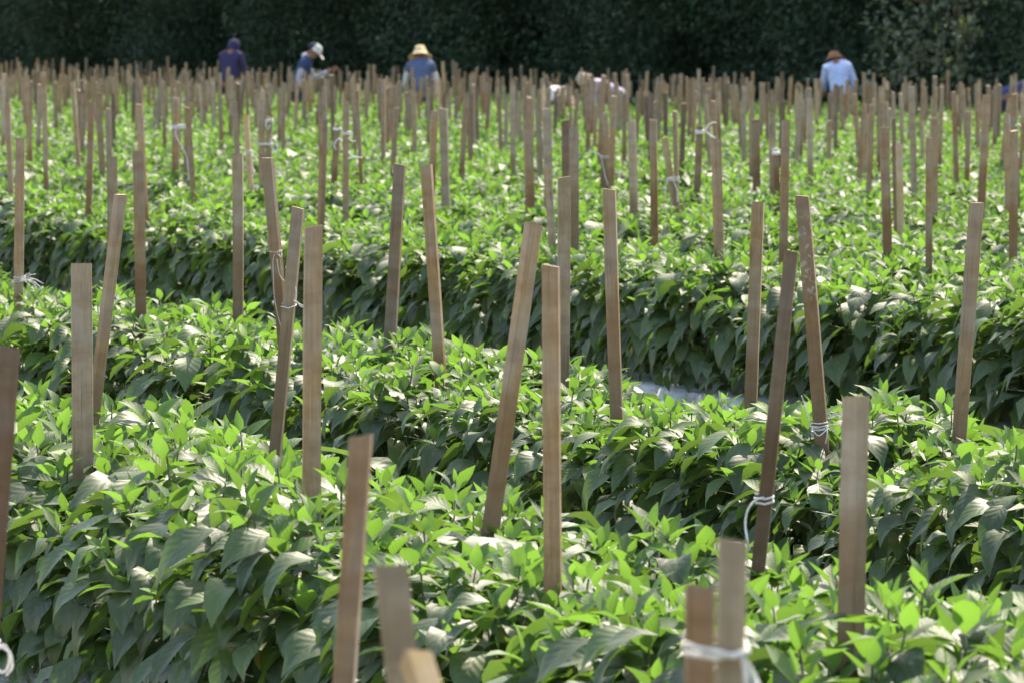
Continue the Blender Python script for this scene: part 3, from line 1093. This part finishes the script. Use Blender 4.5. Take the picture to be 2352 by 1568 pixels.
PAIR = {(434, 240): (403, 225), (619, 270): (599, 228), (1388, 260): (1393, 293), (1551, 256): (1526, 316)}
taken = {d0: [] for d0 in LINES}
cand = []
for i, (xt, yt, xb, yb, wpx, wood, label, _) in enumerate(FARS):
    best = None
    for d0 in LINES:
        p = hit_line(xt, yt, d0)
        cost = abs(at(xb, yb, p.y).z - .60) + .6 * abs(p.z - 1.2)
        if best is None or cost < best[2]: best = (d0, p, cost)
    if label and (xt, yt) in PAIR:
        q = next(c for c in cand if c['px'] == PAIR[(xt, yt)])
        d0, p = q['d0'], at(xt, yt, q['top'].y - .01)
    else: d0, p = best[:2]
    taken[d0].append(p.y)
    cand.append(dict(d0=d0, top=p, foot=at(xb, yb, p.y), w=min(.05, max(.022, wpx * p.y / FPX)), yaw=R(random.uniform(-30, 30)), wood=wood, label=label, px=(xt, yt)))

extra = []           # stakes that end up in the joined mass
for d0 in LINES:
    lo, hi = y_range(d0, 1.5)
    lo_in, hi_in = y_range(d0, 0.05)
    y = lo + random.uniform(0, 1.5)
    while y < hi:
        yy = y + random.gauss(0, .14)
        y += random.choice((1.45, 1.5, 1.55, 1.6)) * (1.0 if d0 < 56 else 0.62)
        if any(abs(yy - t) < 0.8 for t in taken[d0]): continue
        if random.random() < (.45 if d0 < 40 else .12 if d0 < 62 else .03): continue
        p = line_xy(d0, yy)
        p += NDIR * random.gauss(0, .03)
        k_ = min(1, max(0, (yy - 45) / 50))
        zt = 1.22 - .17 * k_ + random.gauss(0, .05 + .03 * k_) - (random.random() < .06) * random.uniform(.05, .2)
        top = Vector((p.x + random.gauss(0, .035), p.y + random.gauss(0, .03), zt))
        c = dict(d0=d0, top=top, foot=Vector((p.x, p.y, .2)), w=random.uniform(.028, .038) if random.random() > .2 else random.uniform(.036, .044), yaw=R(random.uniform(-40, 40)),
                 wood=random.choice(('grey', 'brown', 'brown', 'brown', 'dark', 'ridged', 'rust') if random.random() > .03 else ('pale',)), label=None)
        if lo_in <= yy <= hi_in: cand.append(c)
        else: extra.append(c)
        if random.random() < .08:      # an extra stake driven in beside it
            c2 = dict(c); q = p + UDIR * random.uniform(.15, .4)
            c2.update(top=Vector((q.x + random.gauss(0, .06), q.y, zt - random.uniform(0, .2))), foot=Vector((q.x, q.y, .2)), w=random.uniform(.024, .034))
            (cand if lo_in <= yy <= hi_in else extra).append(c2)
# margins of the nearer lines
for d0 in (A_F, A_B, B_F, B_B):
    lo, hi = y_range(d0, 0.0)
    for yy in (lo - 1.0, lo - 2.5, hi + 1.0, hi + 2.5):
        p = line_xy(d0, yy)
        extra.append(dict(d0=d0, top=Vector((p.x, p.y, 1.2)), foot=Vector((p.x, p.y, .2)), w=.034, yaw=0.1, wood='brown', label=None))

cand.sort(key=lambda c: (c['label'] is None, c['top'].y))
N_STAKE = 300 - len(STAKES)
shared = {}
NTH = "first second third fourth fifth sixth seventh eighth ninth tenth eleventh twelfth thirteenth fourteenth fifteenth sixteenth seventeenth eighteenth nineteenth twentieth".split()
NTH += ["%dth" % k for k in range(21, 60)]
things, rest = cand[:N_STAKE], cand[N_STAKE:] + extra
for i, c in enumerate(things):
    row = row_of(c['d0'])
    if c['label']:
        put_stake(c['top'], c['foot'], c['w'], c['yaw'], c['wood'], c['label'], None, c['d0'], 900 + i, group="wooden stakes in the middle rows")
    else:
        lab = "plain weathered stake standing in the %s row of pepper plants counted from the camera" % ROWNAME[row]
        if row <= 4:
            same = sorted((q['top'].x for q in things if q['d0'] == c['d0'] and not q['label']))
            side = ("front", "rear")[int(c['d0'] > BEDS[row])]
            lab = "plain stake, %s from the left among plain ones in the %s row's %s line" % (NTH[same.index(c['top'].x)], ROWNAME[row], side)
        key = (c['wood'], i % 5)
        me = None
        if c['top'].y > 45:
            if key not in shared: shared[key] = stake_mesh(.033, .030, 1.35, W[c['wood']], 40 + i, .01)
            me = shared[key]
        s = put_stake(c['top'], c['foot'], c['w'], c['yaw'], c['wood'], lab, None, c['d0'], 900 + i, mesh=me, group="plain stakes in the %s row" % ROWNAME[row])
        if me is not None:
            ax = (c['top'] - c['foot']).normalized()
            s['o'].matrix_basis = axis_matrix(c['top'] - ax * 1.35, c['top'], c['yaw'])

V, F, MI = [], [], []
for c in rest:
    ax = (c['top'] - c['foot']); base = c['top'] - ax * (c['top'].z / ax.z)
    mt = axis_matrix(base, c['top'], c['yaw']); L = (c['top'] - base).length
    o = len(V); w, t = c['w'] / 2, .015
    for z in (0, L):
        for x, y in ((-w, -t), (w, -t), (w, t), (-w, t)): V.append(tuple(mt @ Vector((x, y, z))))
    for k in range(4): F.append((o + k, o + (k + 1) % 4, o + 4 + (k + 1) % 4, o + 4 + k)); MI.append(WN.index(c['wood']))
    F.append((o + 4, o + 5, o + 6, o + 7)); MI.append(len(WN))
me = np_mesh("distant_stakes", V, F, [W[k] for k in WN] + [M['end']], midx=MI, smooth=False)
tag(link("distant_stakes", me), "crowd of brown stakes in the farthest rows before the dark woodland", "stakes", kind='stuff')

# ------------------------------------------------------------------ pepper plants
ORD = ["first", "second", "third", "fourth", "fifth", "sixth", "seventh"]
spots, spare = [], []
for bi, b0 in enumerate(BEDS):
    for li, d0 in enumerate((b0 - HALF, b0 + HALF)):
        lo, hi = y_range(d0, 1.6)
        lo_in, hi_in = y_range(d0, 0.18)
        step = 0.315
        y = lo + random.uniform(0, step)
        while y < hi:
            yy = y + random.gauss(0, .03)
            y += step if bi > 3 else .30
            p = line_xy(d0, yy) + NDIR * random.gauss(0, .025)
            s = dict(bed=bi, line=li, d0=d0, p=Vector((p.x, p.y, .10)), yaw=random.uniform(0, 6.28), sc=random.uniform(.88, 1.11) * ((1.0, 1.0), (1.04, 1.03), (.978, .978), (1.05, 1.05))[min(bi, 3)][li] * (.90 if bi == 2 and (17.9 < yy < 19.3 or (li == 0 and 15.5 < yy < 16.6)) else 1.0), v=random.randrange(NVAR), y=yy)
            if bi >= 1 and lo_in <= yy <= hi_in: spots.append(s)
            elif bi >= 1 or 4 < yy < 8.0: spare.append(s)
spots.sort(key=lambda s: (s['bed'], s['line'], s['y']) if s['bed'] < 4 else (s['bed'], 0, s['y']))
plants, rest = spots[:300], spots[300:] + spare


def plant_label(s):
    if s['bed'] in (1, 2):
        line = [k for k in STAKES if k['short'] and abs(k['d0'] - s['d0']) < .2]
        before = [k for k in line if k['y'] <= s['y']]
        if before:
            k = max(before, key=lambda q: q['y'])
            n = sum(1 for q in plants if q['d0'] == s['d0'] and k['y'] <= q['y'] <= s['y'])
            return "%s pepper plant behind the %s in the same line" % (ORD[min(n, 7) - 1], k['short'])
        k = min(line, key=lambda q: q['y'])
        n = sum(1 for q in plants if q['d0'] == s['d0'] and s['y'] <= q['y'] <= k['y'])
        return "%s pepper plant in front of the %s in the same line" % (ORD[min(n, 7) - 1], k['short'])
    side = ("front", "rear")[s['line']]
    return "leafy green pepper plant in the %s line of the %s row counted from the camera" % (side, ROWNAME[s['bed']])


for s in plants:
    root = link("pepper_plant", None)
    root.location = s['p']
    root.rotation_euler = (random.gauss(0, .05), random.gauss(0, .05), s['yaw'])
    root.scale = (s['sc'],) * 3
    tag(root, plant_label(s), "pepper plant", "pepper plants in the %s line of the %s row" % (("front", "rear")[s['line']], ROWNAME[s['bed']]))
    va = VAR[s['v']]
    link("stem", va['stem'], root)
    if s['bed'] in (1, 2):
        for m, k, p in va['near']: link("leaf", HIM[k][p], root, m)
        f = link("foliage", va['near_rest'], root); f["kind"] = 'stuff'
    elif s['bed'] == 3:
        for m, k, p in va['mid']: link("leaf", HIM[k][p], root, m)
        f = link("foliage", va['mid_rest'], root); f["kind"] = 'stuff'
    else:
        f = link("foliage", va['full'], root); f["kind"] = 'stuff'

Vs, Fs, UVs, Ms, Ts = [], [], [], [], []
off = 0
for s in rest:
    a = VAR[s['v']]['far' if s['p'].y < 62 else 'far2']
    c, sn = math.cos(s['yaw']), math.sin(s['yaw'])
    rot = np.array([[c, -sn, 0], [sn, c, 0], [0, 0, 1]]) * s['sc']
    Vs.append(a['V'] @ rot.T + np.array(s['p'])); Fs.append(a['F'] + off); off += len(a['V'])
    UVs.append(a['UV']); Ms.append(a['M']); Ts.append((a['T'] + random.random()) % 1.0)
me = np_mesh("pepper_crop", np.concatenate(Vs), np.concatenate(Fs), [M['mature'], M['young'], M['yellowed'], M['petal']], uv=np.concatenate(UVs), midx=np.concatenate(Ms), tint=np.concatenate(Ts))
tag(link("pepper_crop", me), "mass of green pepper plants filling the rows out to the woodland", "pepper crop", kind='stuff')
print("plants", len(plants), "rest", len(rest), "stakes", len(STAKES), "crop polys", len(me.polygons))

# ------------------------------------------------------------------ twine
def near_stake(xt, yt):
    return min(STAKES, key=lambda s: (Vector(project(s['top'])) - Vector((xt, yt))).length)


def wrap(bag, stakes, ypx, turns=2, r=.0022, rise=.004):
    """twine bound round one or two stakes at the picture height ypx"""
    a = stakes[0]
    # point on the axis
    t = 0.5
    lo, hi = 0.0, 1.0
    for _ in range(30):
        t = (lo + hi) / 2
        p = a['base'].lerp(a['top'], t)
        if project(p)[1] > ypx: lo = t
        else: hi = t
    z = p.z
    cs = []
    for s in stakes:
        f = (z - s['base'].z) / (s['top'].z - s['base'].z)
        cs.append(s['base'].lerp(s['top'], f))
    lo_i = min(range(len(cs)), key=lambda i: cs[i].x); hi_i = max(range(len(cs)), key=lambda i: cs[i].x)
    g = .004
    L = cs[lo_i].x - stakes[lo_i]['w'] / 2 - g; Rr = cs[hi_i].x + stakes[hi_i]['w'] / 2 + g
    Fy = min(c.y for c in cs) - .022 - g; By = max(c.y for c in cs) + .022 + g
    pts = []
    for k in range(turns):
        z0 = z + k * rise * 2.2 - turns * rise
        pts += [(L, Fy + .004, z0), (L + .004, Fy, z0 + rise * .2), ((L + Rr) / 2, Fy - .001, z0 + random.uniform(-rise, rise)), (Rr - .004, Fy, z0 + rise * .5), (Rr, Fy + .004, z0 + rise * .6), (Rr, By, z0 + rise), (L, By, z0 + rise * 1.5)]
    bag.tube(pts, r, 5)
    return Vector((L, Fy, z)), Vector((Rr, Fy, z)), Fy


def px_path(pts, depth, wob=0.0):
    return smooth_path([at(x, y, depth + random.uniform(-wob, wob)) for x, y in pts], 7)


def twine(label, stakes, ypx, tails=(), turns=2, r=.0024):
    bag = Bag()
    stakes = [near_stake(*s) for s in stakes]
    if stakes[0]['y'] < 25: r *= .74
    a, b_, fy = wrap(bag, stakes, ypx, turns, r)
    for t in tails: bag.tube(px_path(t, fy - .006, .012), r, 5)
    o = link("twine", bag.mesh("twine", M['twine']))
    tag(o, label, "twine", "twine tied to stakes")


twine("white twine binding two stakes with a long curved tail drooping to the leaves", [(403, 225), (434, 240)], 291,
      [[(404, 292), (404, 312), (416, 335), (428, 360), (432, 390), (434, 420), (441, 445), (452, 458)]], 3, .0045)
twine("white twine knotted between the pale orange stake and its beige neighbour", [(565, 266)], 348,
      [[(572, 348), (585, 350), (592, 356)], [(572, 350), (586, 362), (592, 372)], [(578, 355), (581, 385), (584, 400), (578, 415), (574, 432)]], 2, .004)
twine("white twine with an open round loop right of a brown stake", [(599, 228), (619, 270)], 331,
      [[(620, 334), (622, 322), (630, 320), (636, 332), (636, 350), (628, 344), (622, 335)]], 2, .0045)
twine("small white twine loop on the top of a short grey stake", [(619, 270)], 277,
      [[(612, 280), (611, 290), (616, 298), (619, 288)]], 2, .0045)
twine("white twine bands with a hook shaped end on a brown stake", [(775, 290)], 296,
      [[(772, 345), (768, 335), (772, 324), (780, 320), (786, 326)]], 2, .005)
twine("loose white twine strands crossing beside the straight middle stake", [(794, 231)], 306,
      [[(798, 302), (808, 305), (806, 312)], [(800, 318), (810, 326), (816, 324)], [(800, 350), (812, 360), (832, 363)], [(799, 365), (815, 362)]], 2, .004)
twine("thin white twine on the crossed stakes with strands hanging either side", [(1393, 293), (1388, 260)], 360,
      [[(1381, 362), (1372, 352), (1355, 349), (1346, 354)], [(1381, 362), (1387, 390), (1393, 415), (1400, 436)]], 2, .003)
twine("white twine round the pale peeled stake, strands hanging down its length", [(1526, 316), (1551, 256)], 411,
      [[(1537, 410), (1530, 425), (1528, 445)], [(1545, 412), (1556, 440), (1556, 465)]], 3, .0035)
twine("white twine bow with a raised loop on top of a stake", [(1608, 290)], 303,
      [[(1620, 302), (1626, 290), (1636, 283), (1645, 282)], [(1622, 303), (1632, 312), (1643, 318)]], 3, .0055)
twine("dab of white twine on the top of a low stake", [(1782, 350)], 352,
      [[(1775, 346), (1782, 342), (1790, 346), (1796, 344)]], 2, .006)
twine("white twine knot with two drooping loops at a leaning stake's foot", [(2003, 240)], 472,
      [[(1983, 470), (1978, 485), (1977, 498)], [(2000, 468), (2012, 480), (2014, 498), (2022, 500), (2020, 485), (2008, 470)]], 2, .004)
twine("white twine bands around the grey stake near the right edge", [(2328, 270)], 357,
      [[(2313, 360), (2310, 375), (2311, 400)], [(2332, 290), (2340, 286), (2344, 291)]], 3, .0045)
twine("fine curly white twine trailing down the left leaning stake", [(614, 363)], 575,
      [[(636, 585), (641, 575), (648, 580), (645, 590), (640, 585)], [(630, 585), (627, 600), (628, 640), (630, 680), (636, 715), (645, 750)],
       [(636, 595), (642, 630), (654, 645), (660, 630), (656, 612)]], 1, .0013)
twine("small tuft of fine white twine on the slim leaning stake", [(685, 477)], 700,
      [[(674, 690), (682, 695), (692, 705), (700, 704), (688, 698), (678, 690)], [(680, 690), (681, 672), (679, 660)]], 1, .0014)
twine("frayed white twine bunched round a stake foot among the leaves", [(45, 318)], 640,
      [[(45 + dx * .3, 645), (55 + dx * .6, 640 + dy * .4), (62 + dx, 648 + dy)] for dx, dy in ((20, -18), (28, 10), (35, 16), (30, 22), (12, 24), (24, -4), (38, 4), (6, -20))], 3, .0022)
twine("white twine knotted round the chalk smudged stake with one end standing up", [(1845, 450)], 975,
      [[(1864, 985), (1856, 955), (1847, 925), (1841, 908)], [(1862, 978), (1885, 985), (1903, 978)], [(1866, 985), (1880, 1000), (1900, 985)], [(1898, 975), (1900, 995), (1896, 1018)]], 3, .0024)
twine("white twine tied low on the dark leaning stake and hanging beside it", [(1820, 577)], 1143,
      [[(1754, 1142), (1735, 1148), (1718, 1170), (1712, 1200), (1716, 1235), (1722, 1262)]], 2, .0032)
twine("thick white twine binding the blurred pair of stakes with a trailing end", [(1681, 1240), (1608, 1348)], 1488,
      [[(1575, 1478), (1600, 1488), (1640, 1494), (1690, 1508)], [(1700, 1505), (1720, 1530), (1735, 1560), (1745, 1600)], [(1702, 1500), (1712, 1540), (1718, 1600)]], 1, .0042)
twine("blurred white twine loop beside the dark stake at the picture's edge", [(26, 797)], 1480,
      [[(0, 1480), (14, 1484), (22, 1508), (16, 1534), (4, 1542), (-8, 1530), (-10, 1500), (0, 1482)], [(4, 1484), (24, 1500), (28, 1530), (14, 1550)]], 2, .0032)

# trellis lines that hold the plants up, strung along both sides of the near rows
for bi in (1, 2, 3):
    b0 = BEDS[bi]
    for side, nm in ((-1, "near side"), (1, "far side")):
        bag = Bag()
        lo, hi = y_range(b0, 0.6)
        for z in (0.27, 0.40):
            pts = []
            y = lo
            while y < hi:
                p = line_xy(b0, y) + NDIR * side * (0.36 + random.uniform(-.03, .03))
                pts.append((p.x, p.y, z + random.uniform(-.012, .012)))
                y += 0.75
            bag.tube(pts, .0009, 4)
        tag(link("trellis_twine", bag.mesh("trellis_twine", M['twine'])),
            "pair of thin horizontal twine lines along the %s of the %s pepper row" % (nm, ROWNAME[bi]), "trellis twine", "trellis twine along the rows")

# ------------------------------------------------------------------ pale shrub tree at the wood's edge
p = at(2200, 200, 94.5)
tree("pale_leaved_tree", p.x, 94.5, 4.4, 1.5, 1.5, "young tree with pale sunlit leaves standing out against the dark woodland", "tree", M['paleleaf'], nclump=52, per=40, size=(.09, .15))
